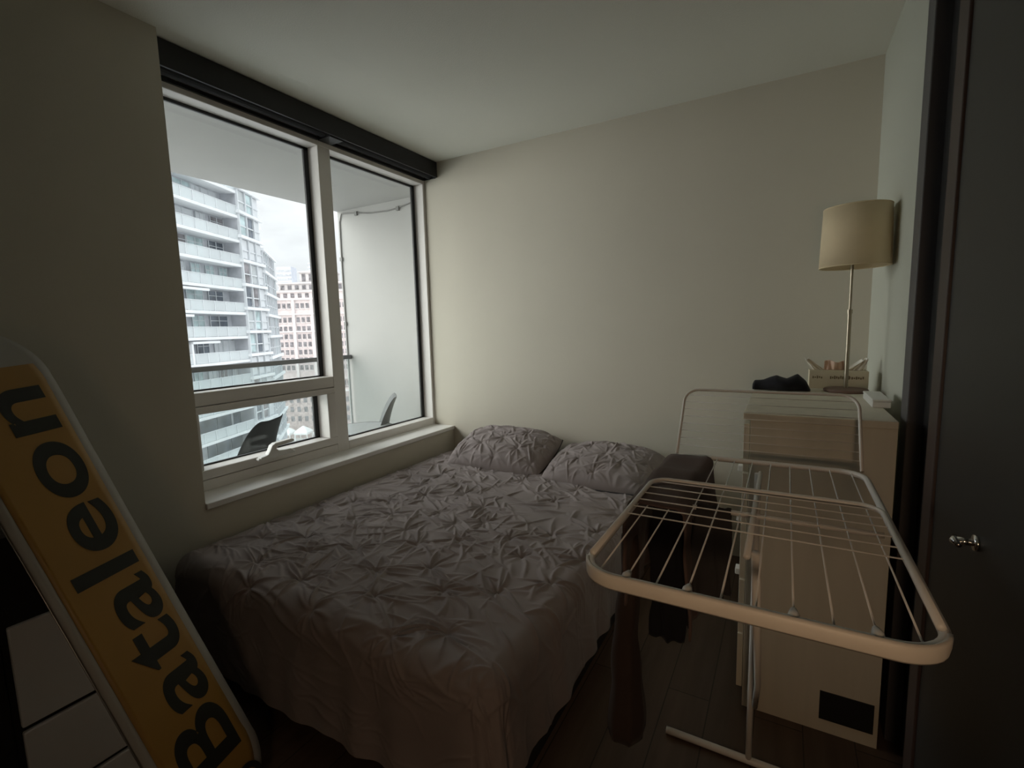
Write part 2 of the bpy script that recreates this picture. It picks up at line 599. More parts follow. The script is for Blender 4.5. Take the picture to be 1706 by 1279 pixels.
rl = thing('balcony_railing', (-1.48, -1.5, -0.02), 'grey metal and glass railing along the balcony edge outside the window', 'railing')
part('top_rail', boxes(((-1.505, -5.4, 1.062), (-1.455, 0.385, 1.100))), M['rail'], rl, bevel=0.004)
part('base_rail', boxes(((-1.50, -5.4, -0.02), (-1.46, 0.385, 0.03))), M['rail'], rl, bevel=0.004)
for y0, y1 in ((-5.4, -3.7), (-3.69, -2.0), (-1.99, 0.37)):
    part('glass_panel', boxes(((-1.484, y0, 0.03), (-1.476, y1, 1.062))), M['railglass'], rl)


# cable looped along the balcony wall
bm = bm_new()
pts = [(-1.50, 0.383, 0.0)]
for x, z in ((-1.505, 0.6), (-1.505, 1.4), (-1.505, 2.0), (-1.50, 2.33), (-1.47, 2.405), (-1.28, 2.385), (-1.1, 2.36), (-0.9, 2.352), (-0.78, 2.36), (-0.62, 2.385), (-0.48, 2.40)):
    pts.append((x, 0.383, z))
tube(bm, pts, 0.0055, 6)
cb = obj('wall_cable', bm, M['cable'], None, smooth=True)
tag(cb, 'thin grey cable looping along the top of the white balcony wall', 'cable')
for x, z in ((-1.28, 2.385), (-0.78, 2.36), (-1.505, 2.0), (-1.505, 1.4)):
    obj('cable_clip', boxes(((x - 0.014, 0.372, z - 0.022), (x + 0.014, 0.390, z + 0.012))), M['cable'], cb)


def shell_chair(loc, rz, m, label):
    """moulded one-piece shell chair on dowel legs, seat facing +Y before rotation"""
    t = thing('shell_chair', loc, label, 'chair', None)
    prof = [(0.215, 0.425), (0.20, 0.445), (0.14, 0.452), (0.05, 0.440), (-0.05, 0.430), (-0.13, 0.437), (-0.185, 0.475),
            (-0.205, 0.54), (-0.222, 0.62), (-0.243, 0.70), (-0.270, 0.775), (-0.292, 0.815)]
    halfw = [0.20, 0.215, 0.225, 0.232, 0.236, 0.238, 0.238, 0.235, 0.228, 0.215, 0.19, 0.15]
    curl = [0.0, 0.01, 0.02, 0.035, 0.05, 0.065, 0.075, 0.075, 0.065, 0.05, 0.035, 0.02]
    n, k = len(prof), 13
    P = np.zeros((n, k, 3))
    for i, ((y, z), hw, c) in enumerate(zip(prof, halfw, curl)):
        a = prof[max(i - 1, 0)]
        b = prof[min(i + 1, n - 1)]
        ty, tz = b[0] - a[0], b[1] - a[1]
        L = math.hypot(ty, tz)
        ny, nz = -tz / L, ty / L
        if i < 6:
            ny, nz = -ny, -nz
        ny, nz = (abs(ny), abs(nz)) if i >= 5 else (ny * 0.2, abs(nz))
        for j in range(k):
            s = -1 + 2 * j / (k - 1)
            q = c * abs(s) ** 3
            P[i, j] = (s * hw, y + ny * q, z + nz * q)
    bm = bm_new()
    grid(bm, P)
    obj('seat_shell', bm, m, t, smooth=True, solid=0.008, sub=2)
    for sx in (-1, 1):
        for sy in (-1, 1):
            bm = bm_new()
            tube(bm, [(sx * 0.10, 0.02 + sy * 0.09, 0.425), (sx * 0.21, 0.02 + sy * 0.21, 0.0)], [0.016, 0.011], 10)
            obj('leg', bm, M['chairleg'], t, smooth=True)
    bm = bm_new()
    for sx in (-1, 1):
        tube(bm, [(sx * 0.145, -0.115, 0.26), (-sx * 0.145, 0.155, 0.26)], 0.004, 6)
    obj('leg_brace', bm, M['dark_metal'], t)
    t.rotation_euler = (0, 0, rz)
    return t


shell_chair((-0.87, -1.165, -0.02), R(120), M['shell_d'], 'dark charcoal moulded plastic chair on the balcony behind the lower window sash')
shell_chair((-0.80, -0.16, -0.02), R(134), M['shell_g'], 'grey moulded plastic chair on the balcony by the white side wall')

tb = thing('bistro_table', (-0.60, -0.34, -0.02), 'small round glass balcony table between the two plastic chairs', 'table')
bm = bm_new()
lathe(bm, [(0.001, 0.588), (0.23, 0.588), (0.235, 0.594), (0.23, 0.600), (0.001, 0.600)], -0.60, -0.34, 48)
part('table_top', bm, M['tableglass'], tb)
bm = bm_new()
tube(bm, [(-0.60 + 0.237 * math.cos(a * PI / 24), -0.34 + 0.237 * math.sin(a * PI / 24), 0.593) for a in range(48)], 0.008, 8, closed=True)
part('table_rim', bm, M['gasket'], tb, smooth=True)
bm = bm_new()
tube(bm, [(-0.60, -0.34, 0.01), (-0.60, -0.34, 0.588)], 0.02, 12)
part('pedestal', bm, M['dark_metal'], tb, smooth=True)
bm = bm_new()
lathe(bm, [(0.001, -0.02), (0.2, -0.02), (0.2, -0.01), (0.03, 0.01), (0.001, 0.01)], -0.60, -0.34, 32)
part('foot_plate', bm, M['dark_metal'], tb)
# ------------------------------------------------------------------ city outside
GZ = -38.0


class Face:
    """a vertical facade: s along it, o out of it, z up"""
    def __init__(self, p0, p1):
        self.p0 = Vector((p0[0], p0[1], 0))
        d = Vector((p1[0], p1[1], 0)) - self.p0
        self.L = d.length
        self.u = d.normalized()
        self.n = Vector((self.u.y, -self.u.x, 0))

    def bx(self, bm, s0, s1, o0, o1, z0, z1):
        obox(bm, self.p0 + self.u * s0 + self.n * o0 + Vector((0, 0, z0)), self.u * (s1 - s0), self.n * (o1 - o0), Vector((0, 0, z1 - z0)))


def facade_windows(root, F, rows, cols, w, h, m, frame_m, name='window', limit=100, skip=None, dep=0.12, seen=None):
    """windows as separate parts (pane in a frame); past the limit the rest is one stuff part"""
    rest = bm_new()
    nrest = 0
    cnt = 0
    for (z) in rows:
        for s in cols:
            if skip and skip(s, z):
                continue
            if (seen is None or seen(s, z)) and cnt < limit:
                bm = bm_new()
                F.bx(bm, s, s + w, 0.0, dep, z, z + h)
                F.bx(bm, s + w * 0.48, s + w * 0.52, dep, dep + 0.05, z, z + h)
                wi = part(name, bm, m, root)
                cnt += 1
            else:
                F.bx(rest, s, s + w, 0.0, dep, z, z + h)
                nrest += 1
    if nrest:
        o = part(name, rest, m, root)
        o['kind'] = 'stuff'
    else:
        rest.free()


# the near glass-balconied tower
FA = Face((-45.6, 10.6), (-55.4, 33.0))
ta = thing('apartment_tower', (-52, 26, GZ), 'pale apartment tower with long glass-fronted balconies filling the left window pane', 'building')
bm = bm_new()
FA.bx(bm, 0, FA.L, -14, -1.7, GZ, 21.5)
part('recessed_wall', bm, M['tower_wall'], ta)
lev = [-1.93 + 2.857 * k for k in range(-13, 9)]
for k, z in enumerate(lev):
    bm = bm_new()
    FA.bx(bm, -0.4, FA.L + 0.3, -1.75, 0.12, z - 0.12, z + 0.20)
    part('floor_slab', bm, M['slab'], ta)
    bm = bm_new()
    FA.bx(bm, -0.4, FA.L + 0.3, 0.0, 0.05, z + 0.24, z + 1.28)
    g = part('balcony_glass', bm, M['bal_glass'], ta)
    bm = bm_new()
    FA.bx(bm, -0.4, FA.L + 0.3, -0.03, 0.08, z + 1.27, z + 1.33)
    nb = 14
    for i in range(nb + 1):
        s = i * FA.L / nb
        FA.bx(bm, s - 0.035, s + 0.035, 0.05, 0.10, z + 0.2, z + 1.27)
    part('balcony_rail', bm, M['tower_frame'], ta)
wr = random.Random(3)
rest = bm_new()
for k, z in enumerate(lev):
    near = -8 < z < 18
    s = 0.3
    j = 0
    while s < FA.L - 1.0:
        w = wr.choice((1.3, 1.8, 2.4, 2.9))
        w = min(w, FA.L - 0.3 - s)
        mm = wr.choice(('tower_glass', 'tower_glass', 'win_dark', 'teal', 'tower_frame'))
        if near and s > 9.5:
            bm = bm_new()
            FA.bx(bm, s, s + w, -1.7, -1.62, z + 0.25, z + 2.55)
            wi = part('window', bm, M[mm], ta)
            bm = bm_new()
            for q in (0, 0.5, 1):
                FA.bx(bm, s + w * q - 0.04, s + w * q + 0.04, -1.62, -1.56, z + 0.2, z + 2.6)
            FA.bx(bm, s, s + w, -1.62, -1.57, z + 2.0, z + 2.07)
            part('window_frame', bm, M['tower_frame'], wi)
        else:
            FA.bx(rest, s, s + w, -1.7, -1.62, z + 0.25, z + 2.55)
        s += w + wr.choice((0.15, 0.5, 0.9))
o = part('window', rest, M['tower_glass'], ta)
o['kind'] = 'stuff'
# white portal frames and partitions between the flats on the lower floors
for (s0, s1, k0) in ((11.5, 16.0, 14), (13.5, 18.6, 15), (11.2, 15.4, 12), (15.2, 19.5, 13)):
    z = -1.93 + 2.857 * (k0 - 13)
    bm = bm_new()
    FA.bx(bm, s0, s1, -0.5, 0.1, z + 2.35, z + 2.60)
    FA.bx(bm, s0, s0 + 0.25, -0.5, 0.1, z + 0.2, z + 2.6)
    part('portal_frame', bm, M['slab'], ta)
bm = bm_new()
FA.bx(bm, 12.0, 12.7, -1.55, -1.5, -4.4, -3.2)
part('lit_window', bm, M['lit'], ta)['label'] = 'small window glowing yellow'
bm = bm_new()
FA.bx(bm, 11.0, 12.3, -0.3, -0.1, -1.60, -0.85)
FA.bx(bm, 12.9, 14.1, -0.3, -0.1, -1.60, -0.85)
part('balcony_cloth', bm, M['red'], ta)['label'] = 'red cloth behind the balcony glass'


def grid_tower(root, F, z1, depth, fl, nb, seen, out=1.3):
    bm = bm_new()
    F.bx(bm, 0, F.L, -depth, 0, GZ, z1)
    part('wall', bm, M['tower_wall'], root)
    n = int((z1 - GZ) / fl)
    for k in range(n + 1):
        z = z1 - k * fl
        if z < -14:
            break
        bm = bm_new()
        F.bx(bm, -0.2, F.L + 0.3, 0, out * 0.35, z - 0.22, z + 0.12)
        part('floor_slab', bm, M['slab'], root)
    bw = F.L / nb
    for k in range(1, n + 1):
        z = z1 - k * fl
        if z < -14:
            break
        for i in range(nb):
            bm = bm_new()
            F.bx(bm, i * bw + 0.25, (i + 1) * bw - 0.15, 0, 0.1, z + 0.3, z + fl - 0.35)
            wi = part('window', bm, M[('tower_glass', 'teal', 'win_dark', 'bal_glass', 'tower_frame')[(i * 7 + k * 3 + i * k) % 5]], root)
            bm = bm_new()
            F.bx(bm, i * bw - 0.02, i * bw + 0.16, 0, 0.28, z + 0.1, z + fl)
            F.bx(bm, i * bw + 0.2, (i + 1) * bw - 0.1, 0.1, 0.2, z + fl * 0.42, z + fl * 0.47)
            part('window_frame', bm, M['tower_frame'], wi)


FB = Face((-55.4, 33.0), (-58.3, 37.6))
tb1 = thing('stair_tower', (-57, 35, GZ), 'tall narrow gridded tower block at the right end of the glass-balconied tower', 'building')
grid_tower(tb1, FB, 18.8, 9, 2.857, 3, None)
for k in range(5):
    z = 17.0 - 2.857 * k * 0.62
    bm = bm_new()
    FB.bx(bm, FB.L - 0.2, FB.L + 2.3 - 0.15 * (k % 2), -2.2, -0.6, z, z + 0.18)
    FB.bx(bm, FB.L - 0.2, FB.L + 2.2, -0.75, -0.68, z + 0.18, z + 0.85)
    part('corner_balcony', bm, M['slab'], tb1)
FC = Face((-58.3, 37.6), (-67.3, 45.6))
tb2 = thing('stepped_block', (-63, 41, GZ), 'lower gridded apartment block stepping back behind the narrow tower', 'building')
grid_tower(tb2, FC, 12.4, 9, 2.857, 7, None)
bm = bm_new()
FC.bx(bm, 1.0, FC.L - 1.5, -4, -1, 12.4, 14.2)
part('roof_box', bm, M['slab'], tb2)

# the pinkish brick building further along the street
FD = Face((-182, 114.6), (-136, 140.3))
pb = thing('brick_building', (-158, 128, GZ), 'pinkish brick apartment building with rows of dark windows seen past the glass tower', 'building')
bm = bm_new()
FD.bx(bm, 0, FD.L, -18, 0, GZ, 14.6)
part('brick_wall', bm, M['brick'], pb)
for z in (14.2, 8.4, 1.6, -17.5):
    bm = bm_new()
    FD.bx(bm, -0.3, FD.L + 0.3, 0, 0.5, z, z + 0.5)
    part('cornice', bm, M['brick_trim'], pb)
bm = bm_new()
for i in range(7):
    s = 2.0 + i * 7.3
    FD.bx(bm, s - 0.5, s + 0.5, 0, 0.35, GZ, 14.2)
part('pilaster', bm, M['brick_trim'], pb)
cols = []
for i in range(7):
    for q in (0.9, 2.9, 4.9):
        cols.append(2.0 + i * 7.3 + q)
cols = [c for c in cols if c < FD.L - 1.8]
rows = [11.0, 8.9 - 3.4] + [2.0 - 3.1 * k for k in range(0, 6)] + [-20 - 3.2 * k for k in range(5)]
facade_windows(pb, FD, rows, cols, 1.35, 1.9, M['win_dark'], None, limit=100,
               seen=lambda s, z: 8 < s < 36 and z > -18, dep=0.08)
bm = bm_new()
for z in rows:
    for s in cols:
        FD.bx(bm, s - 0.2, s + 1.55, 0.0, 0.25, z - 0.35, z - 0.1)
o = part('window_ledge', bm, M['brick_trim'], pb)
o['kind'] = 'stuff'
ph = thing('penthouse', (-166, 131, 14.6), 'white stepped rooftop storeys above the pinkish brick building', 'building')
for (s0, s1, o0, o1, z0, z1) in ((5, 46, -16, -3, 14.6, 18.0), (9, 40, -16, -5, 18.0, 21.4), (17, 30, -16, -7, 21.4, 26.0)):
    bm = bm_new()
    FD.bx(bm, s0, s1, o0, o1, z0, z1)
    FD.bx(bm, s0 - 0.4, s1 + 0.4, o0, o1 + 0.8, z1 - 0.5, z1)
    st = part('storey', bm, M['brick_trim'], ph)
    k = s0 + 0.8
    while k < min(s1 - 1.5, 34):
        bm = bm_new()
        FD.bx(bm, k, k + 1.5, o1, o1 + 0.1, z0 + 0.7, z1 - 1.0)
        part('window', bm, M['win_dark'], st)
        k += 2.9
# brownish lower buildings at the street corner
FE = Face((-166, 106.5), (-128, 127.5))
lb = thing('corner_building', (-146, 116, GZ), 'brownish low brick building at street level behind the white canopy tents', 'building')
bm = bm_new()
FE.bx(bm, 0, FE.L, -6, 0, GZ, -20)
part('brick_wall', bm, M['brown_brick'], lb)
facade_windows(lb, FE, [-24.5, -28.0, -31.5], [1.5 + 2.6 * i for i in range(15)], 1.3, 1.9, M['win_dark'], None, dep=0.1)
bm = bm_new()
FE.bx(bm, -0.2, FE.L + 0.2, 0, 0.4, -20.6, -20)
part('cornice', bm, M['brick_trim'], lb)
# hazy distant towers
FF = Face((-368, 257.5), (-357, 263.5))
ft = thing('distant_tower', (-362, 261, GZ), 'hazy bluish tower far away behind the stepped block', 'building')
bm = bm_new()
FF.bx(bm, 0, FF.L, -10, 0, GZ, 56)
part('wall', bm, M['far'], ft)
bm = bm_new()
for k in range(26):
    FF.bx(bm, 0.4, FF.L - 0.4, 0, 0.2, 52 - 3.4 * k, 53.4 - 3.4 * k)
part('window_band', bm, M['tower_wall'], ft)
FG = Face((-214.6, 168.4), (-211, 170.5))
fm = thing('slender_tower', (-213, 169.5, GZ), 'slender pale tower with fine floor lines rising behind the white rooftop', 'building')
bm = bm_new()
FG.bx(bm, 0, FG.L, -4, 0, GZ, 37)
part('wall', bm, M['far'], fm)
for k in range(12):
    bm = bm_new()
    FG.bx(bm, -0.3, FG.L + 0.3, 0, 0.5, 36.5 - 1.9 * k, 37.1 - 1.9 * k)
    part('floor_band', bm, M['slab'], fm)

st = boxes(((-420, -80, GZ - 0.5), (-3, 330, GZ)))
struct('ground_street', st, M['street'])


def tent(loc, w, h, label):
    """white plaza canopy: a low hipped roof with a valance on four posts"""
    t = thing('canopy_tent', loc, label, 'canopy', None)
    n = 17
    g = np.linspace(-1, 1, n)
    A, B = np.meshgrid(g, g, indexing='ij')
    m = np.maximum(np.abs(A), np.abs(B))
    Pt = np.stack([A * w / 2, B * w / 2, h * (0.62 + 0.38 * (1 - m) ** 0.75)], 2)
    bm = bm_new()
    grid(bm, Pt)
    obj('canopy_roof', bm, M['car'], t, solid=0.12)
    bm = bm_new()
    for (lo, hi) in (((-w / 2, -w / 2, h * 0.52), (w / 2, -w / 2 + 0.1, h * 0.63)), ((-w / 2, w / 2 - 0.1, h * 0.52), (w / 2, w / 2, h * 0.63)),
                     ((-w / 2, -w / 2, h * 0.52), (-w / 2 + 0.1, w / 2, h * 0.63)), ((w / 2 - 0.1, -w / 2, h * 0.52), (w / 2, w / 2, h * 0.63))):
        box(bm, lo, hi)
    obj('valance', bm, M['car'], t)
    for sx in (-1, 1):
        for sy in (-1, 1):
            bm = bm_new()
            tube(bm, [(sx * (w / 2 - 0.25), sy * (w / 2 - 0.25), 0), (sx * (w / 2 - 0.25), sy * (w / 2 - 0.25), h * 0.6)], 0.16, 8)
            obj('post', bm, M['car'], t)
    t.rotation_euler = (0, 0, R(28))
    return t


tent((-154.4, 106.3, GZ), 4.6, 5.6, 'white canopy tent on the street, half hidden by the dark balcony chair')
tent((-149.0, 109.2, GZ), 4.9, 5.8, 'white canopy tent on the street, the middle one of the three')
tent((-142.8, 112.6, GZ), 4.9, 5.8, 'white canopy tent on the street nearest the window mullion')

# ------------------------------------------------------------------ bed
bed = thing('bed', (0.81, -0.99, 0.0), 'low double bed with a black frame standing in the corner under the window', 'bed')
part('bed_frame', boxes(((0.07, -1.96, 0.05), (1.55, -0.02, 0.12)), ((0.07, -1.96, 0.12), (0.10, -0.02, 0.19)),
                        ((1.52, -1.96, 0.12), (1.55, -0.02, 0.19)), ((0.07, -1.96, 0.12), (1.55, -1.93, 0.19))), M['bedframe'], bed, bevel=0.004)
for x in (0.12, 1.50):
    for y in (-1.90, -0.99, -0.08):
        bm = bm_new()
        tube(bm, [(x, y, 0.0), (x, y, 0.05)], 0.025, 12)
        part('leg', bm, M['bedframe'], bed)
BX0, BX1, BY0, BY1, BZ = 0.06, 1.55, -1.965, -0.02, 0.405
part('mattress', boxes(((BX0 + 0.01, BY0 + 0.01, 0.12), (BX1 - 0.01, BY1, BZ - 0.008))), M['mattress'], bed, bevel=0.03)


def vnoise(x, y, seed, f):
    """smooth value noise on arrays"""
    g = np.random.RandomState(seed).rand(64, 64)
    X, Y = x * f + 100, y * f + 100
    xi, yi = np.floor(X).astype(int), np.floor(Y).astype(int)
    fx, fy = X - xi, Y - yi
    fx = fx * fx * (3 - 2 * fx)
    fy = fy * fy * (3 - 2 * fy)
    a = g[xi % 64, yi % 64]
    b = g[(xi + 1) % 64, yi % 64]
    c = g[xi % 64, (yi + 1) % 64]
    d = g[(xi + 1) % 64, (yi + 1) % 64]
    return (a * (1 - fx) + b * fx) * (1 - fy) + (c * (1 - fx) + d * fx) * fy


def ridged(x, y, seed, f):
    return 1 - np.abs(2 * vnoise(x, y, seed, f) - 1)


def pintuck(U, V, pins, seed, amp=1.0):
    """height of gathered cloth: sharp pleats radiating from each pin, puffs and crumples between"""
    r = np.random.RandomState(seed)
    ridge = np.zeros_like(U)
    dip = np.zeros_like(U)
    u0, v0 = U[0, 0], V[0, 0]
    du, dv = (U[-1, 0] - u0) / (U.shape[0] - 1), (V[0, -1] - v0) / (V.shape[1] - 1)
    wx = U + 0.020 * (vnoise(U, V, seed + 1, 11) - 0.5)
    wy = V + 0.020 * (vnoise(U, V, seed + 2, 11) - 0.5)

    def win(px, py, rad):
        i0, i1 = int((px - rad - u0) / du), int((px + rad - u0) / du) + 2
        j0, j1 = int((py - rad - v0) / dv), int((py + rad - v0) / dv) + 2
        return slice(max(i0, 0), max(i1, 0)), slice(max(j0, 0), max(j1, 0))
    for (px, py) in pins:
        w = win(px, py, 0.26)
        if U[w].size == 0:
            continue
        dx, dy = wx[w] - px, wy[w] - py
        d2 = dx * dx + dy * dy
        dip[w] += 0.011 * np.exp(-d2 / 0.016 ** 2) + 0.006 * np.exp(-d2 / 0.060 ** 2)
        n = r.randint(8, 12)
        a0 = r.rand() * 2 * PI
        for q in range(n):
            a = a0 + 2 * PI * q / n + r.uniform(-0.22, 0.22)
            # pleats running across the bed are longer than those along it
            L = r.uniform(0.05, 0.15) * (1.0 + 0.7 * abs(math.cos(a + 0.35)))
            bend = r.uniform(-2.2, 2.2)
            wd = r.uniform(0.0035, 0.0085)
            hh = r.uniform(0.004, 0.0125)
            c, s_ = math.cos(a), math.sin(a)
            t = dx * c + dy * s_
            p = -dx * s_ + dy * c - bend * t * t
            tt = np.clip(t / L, 0, 1)
            prof = np.where((t > 0.004) & (t < L), np.sin(PI * tt ** 0.55) ** 0.8, 0)
            wl = wd * (0.6 + 1.3 * tt)
            ridge[w] = np.maximum(ridge[w], hh * prof * np.exp(-np.abs(p / wl) ** 1.5))
    # loose crumple creases anywhere on the cloth
    area = (U[-1, 0] - u0) * (V[0, -1] - v0)
    for q in range(int(230 * area)):
        px, py = u0 + r.rand() * (U[-1, 0] - u0), v0 + r.rand() * (V[0, -1] - v0)
        a = r.normal(-0.35, 0.75)
        L = r.uniform(0.05, 0.15)
        w = win(px, py, L)
        if U[w].size == 0:
            continue
        dx, dy = wx[w] - px, wy[w] - py
        c, s_ = math.cos(a), math.sin(a)
        t = dx * c + dy * s_
        p = -dx * s_ + dy * c - r.uniform(-2, 2) * t * t
        prof = np.clip(1 - (t / L) ** 2, 0, 1) ** 1.2
        wd = r.uniform(0.005, 0.012)
        ridge[w] = np.maximum(ridge[w], r.uniform(0.004, 0.010) * prof * np.exp(-np.abs(p / wd) ** 1.5))
    soft = vnoise(U, V, seed + 5, 6) - 0.5
    return amp * (1.25 * ridge - dip + 0.016 * soft)


def surf_normals(P):
    du = np.gradient(P, axis=0)
    dv = np.gradient(P, axis=1)
    n = np.cross(du, dv)
    n /= np.linalg.norm(n, axis=2, keepdims=True) + 1e-9
    return n


nu, nv = 500, 600
uu = np.linspace(BX0 - 0.10, BX1 + 0.26, nu)
vv = np.linspace(BY0 - 0.33, BY1 - 0.16, nv)
U, V = np.meshgrid(uu, vv, indexing='ij')
RD = 0.055
cx = np.clip(U, BX0 + RD, BX1 - RD)
cy = np.clip(V, BY0 + RD, None)
ox, oy = U - cx, V - cy
d = np.sqrt(ox * ox + oy * oy) + 1e-9
ux, uy = ox / d, oy / d
arc = RD * PI / 2
hz = np.where(d < arc, RD * np.sin(np.minimum(d, arc) / RD), RD + 0.10 * (d - arc))
dr = np.where(d < arc, RD * (1 - np.cos(np.minimum(d, arc) / RD)), RD + (d - arc) * 0.97)
left = ux < -0.3
hz = np.where(left & (d > arc), RD + 0.0 * d, hz)
X = cx + ux * hz
Y = cy + uy * hz
puff = 0.030 * np.exp(-((U - 0.55) / 0.9) ** 2)
Z = BZ + 0.022 - dr + puff * np.clip(1 - d / 0.2, 0, 1)
P = np.stack([X, Y, Z], axis=2)
N = surf_normals(P)
pins = []
for j in range(0, 16):
    for i in range(-8, 9):
        if (i + j) % 2:
            continue
        x, y = 1.18 + 0.153 * i, -1.945 + 0.118 * j
        if 0.10 < x < 1.56 and y < -0.25 and not (x < 0.30 and y < -1.75):
            if rng.rand() < 0.9:
                pins.append((x + rng.uniform(-0.03, 0.03), y + rng.uniform(-0.03, 0.03)))
h = pintuck(U, V, pins, 21)
# calmer cloth on the hanging sides, with soft vertical folds
side = np.clip((d - 0.05) / 0.10, 0, 1)
along = np.where(np.abs(uy) > np.abs(ux), U, V)
ang = np.arctan2(uy, ux)
fold = 0.007 * np.sin(along * 21 + 3 * np.sin(along * 5)) + 0.004 * np.sin(along * 47 + 1) + 0.010 * np.sin(ang * 9)
h = h * (1 - 0.72 * side) + fold * side * np.clip(d / 0.3, 0, 1)
h = np.where(left, np.minimum(h, 0.004), h)
P = P + N * (h + 0.010)[..., None]
P[..., 0] = np.maximum(P[..., 0], 0.012)
dv = grid_obj('duvet', P, M['duvet'])
tag(dv, 'crumpled grey pintuck duvet spread over the bed and hanging down its foot', 'duvet')


def pillow(cxy, z, tilt, yaw, w, l, t, seed, label):
    n = 150
    nb_ = 100
    a = np.linspace(-1, 1, n)
    b = np.linspace(-1, 1, nb_)
    A, B = np.meshgrid(a, b, indexing='ij')
    prof = (1 - np.abs(A) ** 3.2) ** 0.5 * (1 - np.abs(B) ** 2.8) ** 0.5
    pinch = 1 - 0.07 * (np.abs(A) ** 2) * (1 - np.abs(B) ** 2)
    Xl = A * w / 2 * (1 - 0.05 * (1 - np.abs(B) ** 2) * 0 - 0.05 * B * B)
    Yl = B * l / 2 * (1 - 0.07 * A * A)
    pp = []
    for j in range(-4, 5):
        for i in range(-5, 6):
            if (i + j) % 2 == 0:
                pp.append((i * 0.125 + 0.02, j * 0.09))
    hh = pintuck(Xl, Yl, pp, seed) * np.clip(prof * 1.6, 0, 1)
    top = np.stack([Xl, Yl, prof * t * 0.62 + hh], 2)
    bot = np.stack([Xl, Yl, -prof * t * 0.38], 2)
    rot = Matrix.Rotation(yaw, 4, 'Z') @ Matrix.Rotation(tilt, 4, 'X')
    bm = bm_new()
    grid(bm, top)
    grid(bm, bot[:, ::-1])
    bmesh.ops.remove_doubles(bm, verts=bm.verts[:], dist=0.0006)
    o = obj('pillow', bm, M['duvet'], None, smooth=True)
    o.matrix_world = Matrix.Translation((cxy[0], cxy[1], z)) @ rot
    tag(o, label, 'pillow')
    bm = bm_new()
    seam = [tuple(top[i, 0]) for i in range(0, n, 3)] + [tuple(top[n - 1, j]) for j in range(0, nb_, 3)] + \
           [tuple(top[i, nb_ - 1]) for i in range(n - 1, 0, -3)] + [tuple(top[0, j]) for j in range(nb_ - 1, 0, -3)]
    tube(bm, seam, 0.0045, 6, closed=True)
    obj('piping', bm, M['grey_fab'], o, smooth=True)['label'] = 'dark piping along the pillow seam'
    return o


pillow((0.60, -0.265), 0.520, R(17), R(2), 0.67, 0.46, 0.20, 41, 'plump grey pintuck pillow at the head of the bed beside the window wall')
pillow((1.265, -0.270), 0.495, R(11), R(-2), 0.64, 0.48, 0.18, 52, 'flatter grey pintuck pillow at the bed head, on the side nearer the dresser')

# ------------------------------------------------------------------ dresser and what stands on it
DX0, DX1, DY0, DY1, DZ = 2.037, 2.436, -1.172, -0.27, 1.026
dr_ = thing('dresser', ((DX0 + DX1) / 2, (DY0 + DY1) / 2, 0), 'tall pale wood chest of drawers standing side-on beside the right wall', 'dresser')
part('dresser_top', boxes(((DX0, DY0, DZ - 0.022), (DX1, DY1, DZ))), M['dresser'], dr_, bevel=0.002)
part('side_panel', boxes(((DX0 + 0.022, DY0 + 0.004, 0.0), (DX1, DY0 + 0.024, DZ - 0.022))), M['dresser'], dr_, bevel=0.001)
part('side_panel', boxes(((DX0 + 0.022, DY1 - 0.024, 0.0), (DX1, DY1 - 0.004, DZ - 0.022))), M['dresser'], dr_, bevel=0.001)
part('back_panel', boxes(((DX1 - 0.012, DY0 + 0.024, 0.02), (DX1 - 0.004, DY1 - 0.024, DZ - 0.022))), M['dresser'], dr_)
part('plinth', boxes(((DX0 + 0.035, DY0 + 0.024, 0.0), (DX0 + 0.05, DY1 - 0.024, 0.06))), M['dresser'], dr_)
zz = [0.065, 0.265, 0.46, 0.655, 0.83, 0.996]
for i in range(5):
    dwr = part('drawer', boxes(((DX0 + 0.002, DY0 + 0.010, zz[i]), (DX0 + 0.020, DY1 - 0.010, zz[i + 1] - 0.006)),
                              ((DX0 + 0.02, DY0 + 0.04, zz[i] + 0.015), (DX1 - 0.04, DY1 - 0.04, zz[i + 1] - 0.04))), M['dresser'], dr_, bevel=0.0015)
    if i > 0:
        zc = (0, 0.435, 0.632, 0.812, 0.93)[i] if i < 4 else 0.93
        if i < 4:
            for yy in (DY0 + 0.10, DY1 - 0.14):
                part('drawer_handle', boxes(((DX0 - 0.018, yy, zc - 0.010), (DX0 + 0.002, yy + 0.04, zc + 0.012))), M['plastic_w'], dwr, bevel=0.003)
part('hand_hole', boxes(((2.283, DY0 + 0.0005, 0.046), (2.424, DY0 + 0.004, 0.142))), M['blackcab'], dr_)['label'] = 'black rectangular slot low on the side panel'

# lamp
LX, LY = 2.368, -0.517
lamp = thing('table_lamp', (LX, LY, DZ), 'slim brass table lamp with a cream drum shade standing on the dresser', 'lamp')
bm = bm_new()
lathe(bm, [(0.0005, DZ), (0.075, DZ), (0.078, DZ + 0.006), (0.075, DZ + 0.012), (0.02, DZ + 0.016), (0.0005, DZ + 0.016)], LX, LY, 40)
part('lamp_base', bm, M['lampbase'], lamp, smooth=False)
bm = bm_new()
tube(bm, [(LX, LY, DZ + 0.012), (LX, LY, 1.345)], 0.0075, 12)
tube(bm, [(LX, LY, 1.340), (LX, LY, 1.356)], 0.0098, 12)
tube(bm, [(LX, LY, 1.35), (LX, LY, 1.58)], 0.0050, 12)
part('lamp_pole', bm, M['brass'], lamp, smooth=False)
bm = bm_new()
lathe(bm, [(0.1175, 1.523), (0.1105, 1.748)], LX + 0.006, LY, 56)
sh = part('lamp_shade', bm, M['shade'], lamp, smooth=True, solid=0.003)
